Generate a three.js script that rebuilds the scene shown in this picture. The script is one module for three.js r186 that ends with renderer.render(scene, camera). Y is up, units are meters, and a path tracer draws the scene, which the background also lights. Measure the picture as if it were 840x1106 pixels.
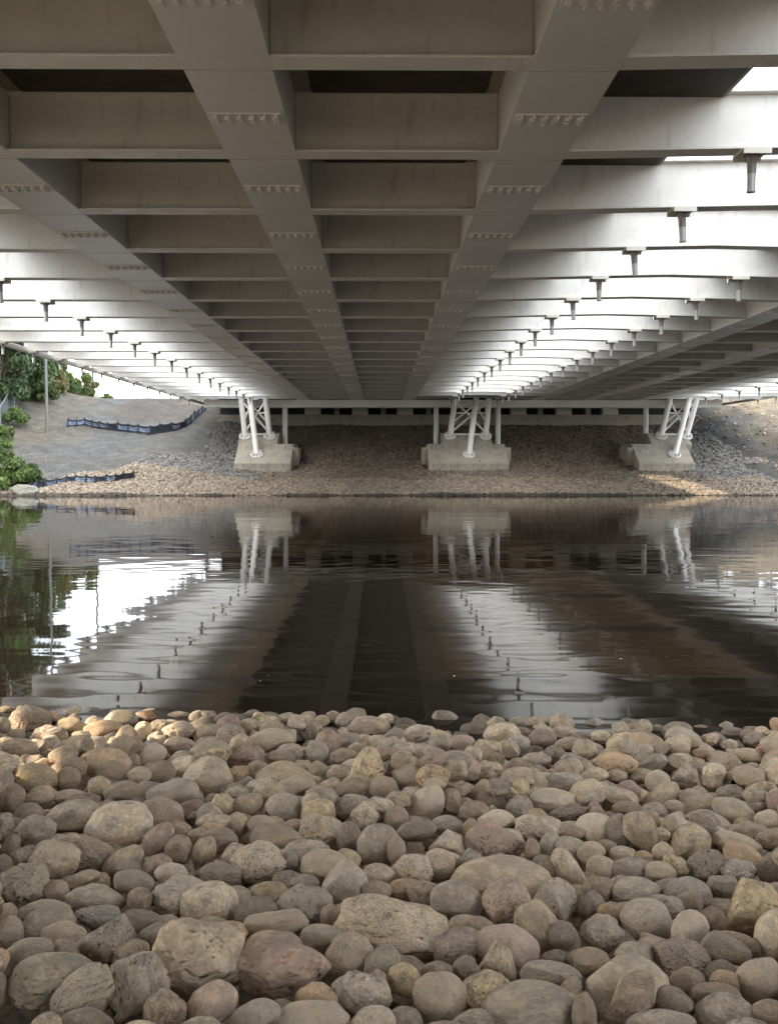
import * as THREE from 'three';
import { mergeGeometries } from 'three/addons/utils/BufferGeometryUtils.js';
import { ImprovedNoise } from 'three/addons/math/ImprovedNoise.js';

// ------------------------------------------------------------------ camera, sky, sun, exposure
const scene = new THREE.Scene();
const EYE = 2.3, PITCH = THREE.MathUtils.degToRad(3.35), YAW = -0.0098;
const camera = new THREE.PerspectiveCamera(57.02, 777 / 1024, 0.05, 2000);
camera.position.set(0, EYE, 0);
camera.rotation.set(-PITCH, YAW, 0, 'YXZ');
const SURVEY = { eye: new THREE.Vector3(0, 2.3, 0), turn: new THREE.Quaternion().setFromEuler(new THREE.Euler(-THREE.MathUtils.degToRad(3.35), -0.0098, 0, 'YXZ')) };   // where the photographer stood: sight lines for measuring are taken from here

const SUN_EL = THREE.MathUtils.degToRad(30), SUN_AZ = THREE.MathUtils.degToRad(-87);   // azimuth from -z towards +x
const sunDir = new THREE.Vector3(Math.sin(SUN_AZ) * Math.cos(SUN_EL), Math.sin(SUN_EL), -Math.cos(SUN_AZ) * Math.cos(SUN_EL));
{ // a bright hazy sky: air and a soft glow round the sun only
  const W = 512, H = 256, px = new Float32Array(W * H * 4), n = new ImprovedNoise();
  for (let j = 0; j < H; j++) for (let i = 0; i < W; i++) {
    const el = ((j + 0.5) / H - 0.5) * Math.PI, az = ((i + 0.5) / W - 0.5) * 2 * Math.PI;
    const d = [Math.cos(el) * Math.cos(az), Math.sin(el), Math.cos(el) * Math.sin(az)];
    const up = Math.max(0, d[1]), c = d[0] * sunDir.x + d[1] * sunDir.y + d[2] * sunDir.z;
    const q = 1 / (up + 0.25);
    let cl = 0, a = 1; for (let o = 0; o < 4; o++) { cl += a * n.noise(d[0] * q * 0.5 * 2 ** o + 3, d[2] * q * 0.5 * 2 ** o, o * 7.1); a *= 0.5; }
    const cloud = THREE.MathUtils.smoothstep(cl, -0.35, 0.45) * 0.75 + 0.1;
    const hz = Math.exp(-up * 4.5), glow = Math.exp((c - 1) * 5);
    const blue = [0.6, 0.74, 0.95], white = [1.12, 1.1, 1.05];
    for (let k = 0; k < 3; k++) {
      const m = Math.max(cloud, hz);
      px[(j * W + i) * 4 + k] = (blue[k] * (1 - m) + white[k] * m) * (0.95 + 0.1 * cloud) * (1 + glow * [0.55, 0.48, 0.36][k]);
    }
    px[(j * W + i) * 4 + 3] = 1;
  }
  const sky = new THREE.DataTexture(px, W, H, THREE.RGBAFormat, THREE.FloatType);
  sky.mapping = THREE.EquirectangularReflectionMapping; sky.magFilter = THREE.LinearFilter; sky.needsUpdate = true;
  scene.background = sky; scene.environment = sky;
}
const sun = new THREE.DirectionalLight(new THREE.Color(1, 0.86, 0.66), 2.3);
sun.position.copy(sunDir).multiplyScalar(150).add(new THREE.Vector3(0, 0, -35)); sun.target.position.set(0, 0, -35);
sun.castShadow = true; sun.shadow.mapSize.set(4096, 4096);
Object.assign(sun.shadow.camera, { left: -90, right: 90, top: 90, bottom: -90, near: 1, far: 320 });
scene.add(sun, sun.target);
const renderer = new THREE.WebGLRenderer({ antialias: true });
renderer.toneMapping = THREE.LinearToneMapping;
renderer.toneMappingExposure = 5.45;
renderer.shadowMap.enabled = true;

// ------------------------------------------------------------------ helpers
const RIPPLE = 0.6, NEARTREES = [[-20, 9, 13, 4, 0, 'near bank tree closest to the bridge abutment'], [-27, 6, 13, 4, 1, 'light green near bank tree outside the bridge'], [-33, -4, 12, 4, 2, 'dark near bank tree at the water edge'], [34, -2, 12, 4, 0, 'near bank tree beyond the far side of the bridge'], [38, -8, 13, 4.2, 1, 'outermost light green near bank tree']];
let seed = 20240611;
const rnd = () => { seed = (seed + 0x6d2b79f5) | 0; let t = Math.imul(seed ^ (seed >>> 15), 1 | seed); t = (t + Math.imul(t ^ (t >>> 7), 61 | t)) ^ t; return ((t ^ (t >>> 14)) >>> 0) / 4294967296; };
const rr = (a, b) => a + (b - a) * rnd();
const pick = (a) => a[Math.floor(rnd() * a.length)];
const clamp = THREE.MathUtils.clamp, smooth = THREE.MathUtils.smoothstep, lerp = THREE.MathUtils.lerp;
const noise = new ImprovedNoise();
const N3 = (x, y, z) => noise.noise(x, y, z);
const fbm = (x, y, z, o = 4, g = 0.5) => { let s = 0, a = 1, f = 1; for (let i = 0; i < o; i++) { s += a * N3(x * f + i * 5.3, y * f - i * 3.1, z * f + i * 1.7); a *= g; f *= 2.03; } return s; };
const V = (x, y, z) => new THREE.Vector3(x, y, z);
const used = new Map();
const numbered = (name) => { const k = used.get(name) ?? 0; used.set(name, k + 1); return k ? name + '_' + String(k).padStart(3, '0') : name; };
const shadowed = (o) => { o.castShadow = o.receiveShadow = true; return o; };
function mesh(name, geometry, material, parent) {            // a part, or a thing of one mesh
  const m = shadowed(new THREE.Mesh(Array.isArray(geometry) ? mergeGeometries(geometry) : geometry, material));
  m.name = parent ? name : numbered(name); (parent ?? scene).add(m); return m;
}
function thing(name, label, category, [x, y, z] = [0, 0, 0], group) {
  const o = new THREE.Group(); o.name = numbered(name); o.position.set(x, y, z); scene.add(o); return tag(o, label, category, group);
}
function tag(o, label, category, group) { o.userData = { label, category }; if (group) o.userData.group = group; return o; }
function struct(name, geometry, material) { const m = mesh(name, geometry, material); m.userData.kind = 'structure'; return m; }
// a ray through a pixel of the 840 x 1106 photograph, used once to find where on the ground a thing stands
const FPX = 553 / Math.tan(THREE.MathUtils.degToRad(57.02 / 2));
const right = V(1, 0, 0).applyQuaternion(SURVEY.turn), upv = V(0, 1, 0).applyQuaternion(SURVEY.turn), fwd = V(0, 0, -1).applyQuaternion(SURVEY.turn);
const ray = (px, py) => fwd.clone().addScaledVector(right, (px - 420) / FPX).addScaledVector(upv, (553 - py) / FPX);   // depth 1 along the view axis
const project = (p) => { const q = p.clone().sub(SURVEY.eye); const d = q.dot(fwd); return [420 + FPX * q.dot(right) / d, 553 - FPX * q.dot(upv) / d, d]; };
const atZ = (px, py, z) => { const r = ray(px, py); return SURVEY.eye.clone().addScaledVector(r, z / r.z); };   // the point of that ray at a world z
function onGround(px, py, height, from = 20, to = 160) {
  const r = ray(px, py); let p = null;
  for (let t = from; t < to; t += 0.1) { p = SURVEY.eye.clone().addScaledVector(r, t); if (p.y <= height(p.x, p.z)) return p; }
  return p;
}
// geometry: boxes whose uv are metres
function box(x0, x1, y0, y1, z0, z1, shift = rnd() * 7) {
  const g = new THREE.BoxGeometry(x1 - x0, y1 - y0, z1 - z0).translate((x0 + x1) / 2, (y0 + y1) / 2, (z0 + z1) / 2);
  return metres(g, shift);
}
function metres(g, shift = 0) {
  const p = g.attributes.position, n = g.attributes.normal, uv = g.attributes.uv ?? new THREE.BufferAttribute(new Float32Array(p.count * 2), 2);
  for (let i = 0; i < p.count; i++) {
    const ax = Math.abs(n.getX(i)), ay = Math.abs(n.getY(i)), az = Math.abs(n.getZ(i));
    if (ax >= ay && ax >= az) uv.setXY(i, p.getZ(i) + shift, p.getY(i));
    else if (ay >= az) uv.setXY(i, p.getX(i) + shift, p.getZ(i));
    else uv.setXY(i, p.getX(i) + shift, p.getY(i));
  }
  g.setAttribute('uv', uv); return g;
}
function prism(points, x0, x1) {                              // a profile in (z, y) drawn along x; points run so that it closes
  const s = new THREE.Shape(points.map(([z, y]) => new THREE.Vector2(z, y)));
  const g = new THREE.ExtrudeGeometry(s, { depth: x1 - x0, bevelEnabled: true, bevelSize: 0.025, bevelThickness: 0.025, bevelOffset: -0.025, bevelSegments: 1 });
  g.rotateY(-Math.PI / 2).scale(1, 1, 1);                     // shape x -> world z, depth -> -x
  g.translate(x1, 0, 0); return metres(g.toNonIndexed ? g : g, rnd() * 5);
}
function rod(a, b, r0, r1 = r0, seg = 10) {
  const d = b.clone().sub(a), g = new THREE.CylinderGeometry(r1, r0, d.length(), seg, 1);
  g.applyQuaternion(new THREE.Quaternion().setFromUnitVectors(V(0, 1, 0), d.clone().normalize())); g.translate((a.x + b.x) / 2, (a.y + b.y) / 2, (a.z + b.z) / 2); return g;
}
function tex(w, h, f, srgb) {                                  // f(u, v) -> [r, g, b] 0..1
  const a = new Uint8Array(w * h * 4);
  for (let j = 0; j < h; j++) for (let i = 0; i < w; i++) { const c = f(i / w, j / h), o = (j * w + i) * 4; a[o] = clamp(c[0], 0, 1) * 255; a[o + 1] = clamp(c[1], 0, 1) * 255; a[o + 2] = clamp(c[2], 0, 1) * 255; a[o + 3] = 255; }
  const t = new THREE.DataTexture(a, w, h); t.wrapS = t.wrapT = THREE.RepeatWrapping; t.magFilter = THREE.LinearFilter; t.minFilter = THREE.LinearMipmapLinearFilter; t.generateMipmaps = true;
  if (srgb) t.colorSpace = THREE.SRGBColorSpace; t.needsUpdate = true; return t;
}
const torus = (u, v, s, o, k) => {                             // noise that tiles: blended over the seam
  const a = fbm(u * s, v * s, k, o), b = fbm((u - 1) * s, v * s, k, o), c = fbm(u * s, (v - 1) * s, k, o), d = fbm((u - 1) * s, (v - 1) * s, k, o);
  const su = smooth(u, 0.75, 1), sv = smooth(v, 0.75, 1); return lerp(lerp(a, b, su), lerp(c, d, su), sv);
};
const std = (rgb, roughness, more = {}) => new THREE.MeshStandardMaterial({ color: new THREE.Color().setRGB(...rgb), roughness, ...more });
const scaled = (t, s) => { const c = t.clone(); c.repeat.set(1 / s, 1 / s); c.needsUpdate = true; return c; };

// ------------------------------------------------------------------ materials
const paintMap = tex(512, 512, (u, v) => {                     // painted steel with faint runs and dust
  const run = torus(u, v * 0.12, 26, 3, 1.5), d = torus(u, v, 5, 4, 8.2), f = torus(u, v, 40, 2, 3.3);
  const rust = smooth(run, 0.45, 0.85) * 0.09, b = 0.92 + d * 0.03 + f * 0.02 - smooth(run, 0.15, 0.8) * 0.035;
  return [b, b - rust * 0.3 - 0.003, b - rust * 0.55 - 0.008];
}, true);
const dustMap = tex(256, 256, (u, v) => { const d = torus(u, v, 4, 4, 4.2), f = torus(u, v, 40, 2, 3.3), b = 0.93 + d * 0.04 + f * 0.015; return [b, b * 0.997, b * 0.985]; }, true);
const paintRough = tex(256, 256, (u, v) => { const d = torus(u, v, 6, 4, 2.2); const g = 0.75 + d * 0.25; return [g, g, g]; });
const concreteMap = tex(512, 512, (u, v) => {
  const d = torus(u, v, 4, 5, 11), f = torus(u, v, 60, 2, 5), s = torus(u, v * 0.15, 16, 3, 9);
  const b = 0.84 + d * 0.1 + f * 0.05 - smooth(s, 0.15, 0.8) * 0.16; return [b, b * (0.985 - smooth(d, 0, 0.7) * 0.04), b * (0.95 - smooth(d, 0, 0.7) * 0.08)];
}, true);
const concreteBump = tex(512, 512, (u, v) => { const g = 0.5 + torus(u, v, 50, 3, 5) * 0.3 + torus(u, v, 6, 2, 5) * 0.2; return [g, g, g]; });
const plyMap = tex(512, 512, (u, v) => { const g = torus(u * 0.1, v, 60, 3, 3), d = torus(u, v, 4, 4, 7); const b = 0.72 + g * 0.12 + d * 0.16; return [b, b * 0.93, b * 0.86]; }, true);
const M = {
  girder: std([0.75, 0.745, 0.735], 0.36, { map: scaled(dustMap, 7.9) }),
  steel: std([0.8, 0.785, 0.75], 0.6, { map: scaled(paintMap, 3.1), roughnessMap: scaled(paintRough, 2.3) }),
  white: std([0.84, 0.83, 0.8], 0.45, { map: scaled(paintMap, 3.7) }),
  concrete: std([0.47, 0.445, 0.395], 0.9, { map: scaled(concreteMap, 2.7), bumpMap: scaled(concreteBump, 1.3), bumpScale: 0.006 }),
  slab: std([0.4, 0.38, 0.34], 0.9, { map: scaled(concreteMap, 3.3) }),
  ply: std([0.085, 0.078, 0.07], 0.75, { map: scaled(plyMap, 1.7) }),
  splice: std([0.66, 0.65, 0.62], 0.6),
  bolt: std([0.42, 0.4, 0.36], 0.5),
  pipe: std([0.2, 0.185, 0.18], 0.5, { metalness: 0.3 }),
  pipeEnd: std([0.4, 0.39, 0.38], 0.45, { metalness: 0.4 }),
  bearing: std([0.62, 0.6, 0.53], 0.6),
  galv: std([0.24, 0.25, 0.26], 0.5, { metalness: 0.4 }),
  pole: std([0.15, 0.145, 0.135], 0.6),
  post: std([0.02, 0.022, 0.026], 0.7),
  fabric: std([0.014, 0.017, 0.026], 0.65),
  fabricPale: std([0.16, 0.2, 0.29], 0.6),
};

// ------------------------------------------------------------------ the bridge
const YB = 6.387, DEPTH = 0.8, YS = YB + DEPTH, BEAM0 = 10.085, STEP = 3.0, FIRST = -6, LAST = 19, ZN = 8.6, ZF = -77.6;
const GX = [-5.45, -1.6, 2.06, 11.3, 15.0, 18.8], GW = 0.94, XL = -13.8, XR = 27.2;
const crown = (x) => (x > 2.06 && x < 11.3 ? 0.1 * (1 - Math.abs(x - 6.68) / 4.62) : 0);
const bridge = thing('road_bridge', 'wide light grey steel girder road bridge crossing the river overhead', 'bridge');
const zOf = (k) => -(BEAM0 + STEP * k);
for (const gx of GX) {
  const g = mesh('girder', [box(gx - GW / 2, gx + GW / 2, YB, YB + 0.045, ZF, ZN), box(gx - GW / 2 + 0.012, gx + GW / 2 - 0.012, YB + 0.045, YS, ZF, ZN)], M.girder, bridge);
  for (let k = FIRST; k <= LAST; k++) {                         // bolted splices between the cross beams
    const z = zOf(k + 0.52), parts = [box(gx - 0.43, gx + 0.43, YB - 0.016, YB - 0.001, z - 0.16, z + 0.16)];
    if (k >= -1 && k < 13) for (let i = 0; i < 6; i++) for (const s of [-1, 1]) {
      const x = gx - 0.36 + i * 0.144;
      parts.push(box(x - 0.04, x + 0.02, YB - 0.05, YB - 0.014, z + s * 0.045 - 0.02, z + s * 0.045 + 0.02), box(x + 0.0, x + 0.02, YB - 0.05, YB - 0.014, z + s * 0.11 - 0.022, z + s * 0.11 + 0.022));
    }
    mesh('splice_plate', parts, M.splice, g);
  }
  for (let k = FIRST; k <= LAST; k += 1) if (k >= 0 && k < 10) {  // joints of the bottom flange
    const z = zOf(k) - 0.17; mesh('flange_joint', [box(gx - GW / 2, gx + GW / 2, YB - 0.003, YB - 0.0005, z - 0.006, z + 0.006)], M.bolt, g);
  }
}
function beamPiece(x0, x1, z) {                                  // web and bottom flange between two girders, following the crown
  const out = [], cuts = [x0, ...(x0 < 6.68 && x1 > 6.68 ? [6.68] : []), x1];
  for (let i = 0; i + 1 < cuts.length; i++) {
    const a = cuts[i], b = cuts[i + 1];
    for (const [h0, h1, w] of [[0.004, 0.03, 0.165], [0.03, DEPTH, 0.014]]) {
      const g = box(a, b, YB + h0, YB + h1, z - w, z + w);
      const p = g.attributes.position; for (let v = 0; v < p.count; v++) p.setY(v, p.getY(v) + crown(p.getX(v)));
      out.push(g);
    }
    if (b - a > 2) { // a thin top flange
      const g = box(a, b, YS - 0.03, YS - 0.004, z - 0.13, z + 0.13); const p = g.attributes.position; for (let v = 0; v < p.count; v++) p.setY(v, p.getY(v) + crown(p.getX(v))); out.push(g);
    }
  }
  return out;
}
const spoutGeo = (() => {
  const pts = [[0.05, -0.0], [0.085, -0.02], [0.085, -0.07], [0.062, -0.12], [0.058, -0.26], [0.058, -0.27]].map(([r, y]) => new THREE.Vector2(r, y));
  return mergeGeometries([new THREE.LatheGeometry(pts, 14), new THREE.BoxGeometry(0.2, 0.03, 0.1).translate(0, -0.015, 0)]);
})();
const tipGeo = mergeGeometries([new THREE.CylinderGeometry(0.056, 0.05, 0.24, 14).translate(0, -0.38, 0), new THREE.CylinderGeometry(0.058, 0.058, 0.03, 14).translate(0, -0.5, 0)]);
const bracketGeo = mergeGeometries([box(-0.19, 0.19, -0.03, 0, -0.2, 0.2, 0), box(-0.19, 0.19, -0.075, -0.03, 0.16, 0.2, 0), box(-0.19, 0.19, -0.075, -0.03, -0.2, -0.16, 0)]);
function drain(x, z, s = 1) {
  const b = mesh('drain_bracket', bracketGeo, M.bearing, bridge); b.position.set(x, YB + crown(x) + 0.002, z); b.scale.setScalar(s); b.rotation.y = (rnd() - 0.5) * 0.06;
  const p = mesh('drain_pipe', spoutGeo, M.pipe, b); p.position.y = -0.026; p.rotation.z = (rnd() - 0.5) * 0.1 + 0.04;
  const e = mesh('pipe_end', tipGeo, M.pipeEnd, b); e.position.y = -0.026; e.rotation.z = p.rotation.z;
}
for (let k = FIRST; k <= LAST; k++) {
  const z = zOf(k), edges = [XL, ...GX.flatMap((x) => [x - GW / 2, x + GW / 2]), XR], parts = [];
  for (let i = 0; i < edges.length; i += 2) parts.push(...beamPiece(edges[i], edges[i + 1], z));
  mesh('cross_beam', parts, M.steel, bridge);
  for (const x of [5.08, 8.32, -8.75, 22.1]) if (k > 0 || x < 5 || x > 20) drain(x, z, 1);
  drain(XL + 0.35, z, 0.8); drain(XR - 0.35, z, 0.8);
}
{ // deck slabs either side of the open median, kerb walls on their edges and walkways on the outside
  const slab = mesh('deck_slab', [box(-8.3, 4.7, YS, YS + 0.26, ZF, ZN), box(8.66, 21.7, YS, YS + 0.26, ZF, ZN)], M.slab, bridge);
  mesh('barrier', [box(4.45, 4.7, YS + 0.26, YS + 1.05, ZF, ZN)], M.concrete, slab); mesh('barrier', [box(8.66, 8.91, YS + 0.26, YS + 1.05, ZF, ZN)], M.concrete, slab);
  mesh('barrier', [box(-8.3, -8.05, YS + 0.26, YS + 1.05, ZF, ZN)], M.concrete, slab); mesh('barrier', [box(21.45, 21.7, YS + 0.26, YS + 1.05, ZF, ZN)], M.concrete, slab);
  mesh('landing_slab', [box(-12.2, -8.3, YS, YS + 0.2, -9.9, ZN)], M.slab, bridge); mesh('landing_slab', [box(21.7, 25.6, YS, YS + 0.2, -9.9, ZN)], M.slab, bridge); mesh('landing_slab', [box(-12.2, -8.3, YS, YS + 0.2, ZF, -66)], M.slab, bridge); mesh('landing_slab', [box(21.7, 25.6, YS, YS + 0.2, ZF, -66)], M.slab, bridge); mesh('landing_slab', [box(4.7, 8.66, YS, YS + 0.2, ZF, -63)], M.slab, bridge);
  for (const s of [0, 1]) {
    mesh('walkway_slab', [box(s ? 25.6 : XL, s ? XR : -12.2, YS, YS + 0.16, ZF, ZN)], M.slab, bridge);
    const x = s ? XR + 0.06 : XL - 0.06;
    mesh('edge_tube', [rod(V(x, YB + 0.1, ZF), V(x, YB + 0.1, ZN), 0.11, 0.11, 14), rod(V(x, YB + 0.55, ZF), V(x, YB + 0.55, ZN), 0.05, 0.05, 8)], M.white, bridge);
    const rail = mesh('walkway_railing', [rod(V(x, YS + 1.2, ZF), V(x, YS + 1.2, ZN), 0.03), rod(V(x, YS + 0.7, ZF), V(x, YS + 0.7, ZN), 0.02), ...Array.from({ length: 28 }, (_, i) => rod(V(x, YB + 0.1, ZN - 1 - i * 3), V(x, YS + 1.2, ZN - 1 - i * 3), 0.035))], M.galv, bridge);
  }
  const bays = [[-5.45, -1.6, 0.2, 0.2], [-1.6, 2.06, 0.22, 0.16], [2.06, 4.7, 0.02, 0.06, 1], [-8.3, -5.45, 0.06, 0.02, 1], [8.66, 11.3, 0.06, 0.02, 1], [11.3, 15.0, 0.12, 0.12], [15.0, 18.8, 0.12, 0.12], [18.8, 21.7, 0.02, 0.06, 1]];
  for (let k = FIRST; k < LAST; k++) for (const [a, b, ia, ib, edge] of bays) {
    const x0 = (GX.includes(a) ? a + GW / 2 : a) + ia, x1 = (GX.includes(b) ? b - GW / 2 : b) - ib, z1 = zOf(k) - 0.12, z0 = zOf(k + 1) + 0.03, r = edge ? 0.02 : 0.2;
    const s = new THREE.Shape(); s.moveTo(x0 + r, z0); s.lineTo(x1 - r, z0); s.quadraticCurveTo(x1, z0, x1, z0 + r); s.lineTo(x1, z1 - r); s.quadraticCurveTo(x1, z1, x1 - r, z1); s.lineTo(x0 + r, z1); s.quadraticCurveTo(x0, z1, x0, z1 - r); s.lineTo(x0, z0 + r); s.quadraticCurveTo(x0, z0, x0 + r, z0);
    const g = new THREE.ExtrudeGeometry(s, { depth: 0.014, bevelEnabled: false, curveSegments: 4 }).rotateX(Math.PI / 2).scale(1, 1, 1);   // (x, y, d) -> (x, -d, y)
    g.translate(0, YS, 0); mesh('deck_panel', metres(g, rnd() * 9), M.ply, bridge);
  }
  mesh('approach_slab', [box(XL, XR, YS, YS + 0.26, -86, ZF - 0.01)], M.slab, bridge);
  mesh('pier_cap', [box(-12.6, 24.6, 5.88, YB - 0.002, -68.9, -68.0), box(-12.6, 24.6, 5.84, 5.88, -69.0, -67.9)], M.white, bridge);
}
// ------------------------------------------------------------------ ground, banks and water
const SHORE = 56;
function farY(x, z) {                                           // the far bank
  const d = -z - SHORE + Math.sin(x * 0.21) * 0.25 + N3(x * 0.35, 0, 4) * 0.5;
  if (d < 0) return Math.max(-1.6, d * 0.3);
  const mid = d < 9 ? d * 0.16 : Math.min(1.44 + (d - 9) * 0.295, 4.75);
  const left = Math.min(d * 0.262, 7.45 + (d - 28) * 0.012), rightB = Math.min(d * 0.3, 8.6 + (d - 28) * 0.02);
  const wl = smooth(-x, 8.5, 15), wr = smooth(x, 21.5, 30);
  let y = lerp(lerp(mid, left, wl), rightB, wr);
  y += wl * smooth(-x, 24, 36) * Math.min(d, 12) * 0.16;
  return y + N3(x * 0.4, z * 0.4, 2) * 0.12 * smooth(d, 0, 4) + N3(x * 0.12, z * 0.12, 9) * 0.35 * smooth(d, 2, 8) * Math.max(wl, wr) + wr * N3(x * 0.5, z * 0.9, 19) * 0.5 * smooth(d, 1, 6);
}
const nearShore = (x) => 8.08 - 0.09 * x + N3(x * 0.5, 3, 1) * 0.12;
const SLOPE = 0.174;
function bankY(x, z) { const d = nearShore(x) + z; return Math.max(-1.6, d * (d < 0 ? 0.55 : SLOPE)); }   // d > 0 is inland: where stone centres lie
function grid(x0, x1, z0, z1, nx, nz, f, color) {
  const g = new THREE.PlaneGeometry(1, 1, nx, nz), p = g.attributes.position, uv = g.attributes.uv, c = new Float32Array(p.count * 3);
  for (let i = 0; i < p.count; i++) {
    const x = x0 + (p.getX(i) + 0.5) * (x1 - x0), z = z0 + (0.5 - p.getY(i)) * (z1 - z0), y = f(x, z);
    p.setXYZ(i, x, y, z); uv.setXY(i, x, z); if (color) c.set(color(x, y, z), i * 3);
  }
  if (color) g.setAttribute('color', new THREE.BufferAttribute(c, 3));
  g.computeVertexNormals(); return g;
}
const soilMap = tex(1024, 1024, (u, v) => { const a = torus(u, v, 90, 2, 5), b = torus(u, v, 6, 5, 8), c = torus(u, v, 30, 3, 1); const g = 0.78 + a * 0.16 + b * 0.14 + c * 0.1; return [g, g * 0.985, g * 0.965]; }, true);
const soilBump = tex(1024, 1024, (u, v) => { const g = 0.5 + torus(u, v, 90, 2, 5) * 0.3 + torus(u, v, 24, 3, 1) * 0.3; return [g, g, g]; });
const soilMat = (more) => std([1, 1, 1], 0.95, { map: scaled(soilMap, 5.3), bumpMap: scaled(soilBump, 5.3), bumpScale: 0.09, ...more });
struct('bank', grid(-70, 80, -170, -50, 300, 240, farY, (x, y, z) => {
  const d = -z - SHORE, n = fbm(x * 0.25, z * 0.25, 3, 4), top = smooth(d + n * 2, 17.5, 20) * smooth(x + n * 3, -23.5, -20.5);
  let c = [0.15, 0.143, 0.134];                                                    // grey gravel
  const dirt = [0.105, 0.08, 0.06], tan = [0.22, 0.185, 0.135];
  const mix = (b, w) => { c = c.map((a, i) => lerp(a, b[i], clamp(w, 0, 1))); };
  mix(tan, smooth(n, 0.0, 0.7) * 0.35); mix(dirt, top * 0.85);
  mix(tan, smooth(-x + n * 3, 22, 26) * 0.75); mix([0.13, 0.15, 0.06], smooth(-x + n * 2, 27, 31) * 0.8 * smooth(d, 2, 6));
  mix([0.1, 0.092, 0.08], smooth(x, 20, 23)); mix([0.185, 0.15, 0.1], smooth(x + n * 4, 26, 29)); mix([0.12, 0.095, 0.065], smooth(x + n * 4, 26, 29) * smooth(fbm(x * 0.5, z * 0.5, 8, 4), 0.1, 0.6) * 0.7);
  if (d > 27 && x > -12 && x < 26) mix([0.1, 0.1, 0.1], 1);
  if (d < 0.5) mix([0.06, 0.05, 0.04], smooth(-d, -0.5, 0.4)); return c;
}), soilMat({ vertexColors: true }));
struct('ground', mergeGeometries([grid(-70, 80, -16, 40, 200, 90, (x, z) => Math.min(bankY(x, z) - 0.34, 3.3) + Math.min(1, Math.max(0, smooth(-x, 14, 30))) * smooth(z, -9, 2) * 3 + smooth(x, 27, 45) * smooth(z, -7, 4) * 3)]), soilMat({ color: new THREE.Color().setRGB(0.36, 0.3, 0.215) }));
struct('riverbed', grid(-400, 400, -400, 300, 30, 30, () => -1.7), soilMat({ color: new THREE.Color().setRGB(0.08, 0.065, 0.05) }));

{ // the river: dark brown water with small crossing ripples
  const n = 1024, size = 17, waves = [], a = new Float32Array(n * n);
  const wsum = (list) => { for (let j = 0; j < n; j++) for (let i = 0; i < n; i++) { let s = 0; for (const [kx, ky, amp, ph] of list) s += amp * Math.sin(2 * Math.PI * (kx * i + ky * j) / n + ph); a[j * n + i] = s; } };
  for (let i = 0; i < 46; i++) { const L = 0.32 * 2 ** rr(0, 3.4), th = rr(-1, 1) * 0.75 + (rnd() < 0.5 ? 0 : Math.PI) + Math.PI / 2, kx = Math.round(size / L * Math.cos(th)), ky = Math.round(size / L * Math.sin(th)); const len = size / Math.hypot(kx, ky || 1e-3); if (kx || ky) waves.push([kx, ky, 0.0012 * len ** 0.9 / 6.28, rnd() * 6.28]); }
  wsum(waves);
  let lo = 1e9, hi = -1e9; for (const v of a) { lo = Math.min(lo, v); hi = Math.max(hi, v); }
  const px = new Float32Array(n * n * 4); for (let i = 0; i < n * n; i++) { px[i * 4] = px[i * 4 + 1] = px[i * 4 + 2] = (a[i] - lo) / (hi - lo); px[i * 4 + 3] = 1; }
  const t = new THREE.DataTexture(px, n, n, THREE.RGBAFormat, THREE.FloatType); t.wrapS = t.wrapT = THREE.RepeatWrapping; t.magFilter = THREE.LinearFilter; t.needsUpdate = true; t.repeat.set(1 / size, 1 / size);
  struct('water', grid(-300, 300, -57.5, -6.5, 60, 20, () => 0), new THREE.MeshPhysicalMaterial({ color: new THREE.Color().setRGB(0.0135, 0.0095, 0.006), roughness: 0.03, ior: 1.333, bumpMap: t, bumpScale: (hi - lo) * RIPPLE }));
}

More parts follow.
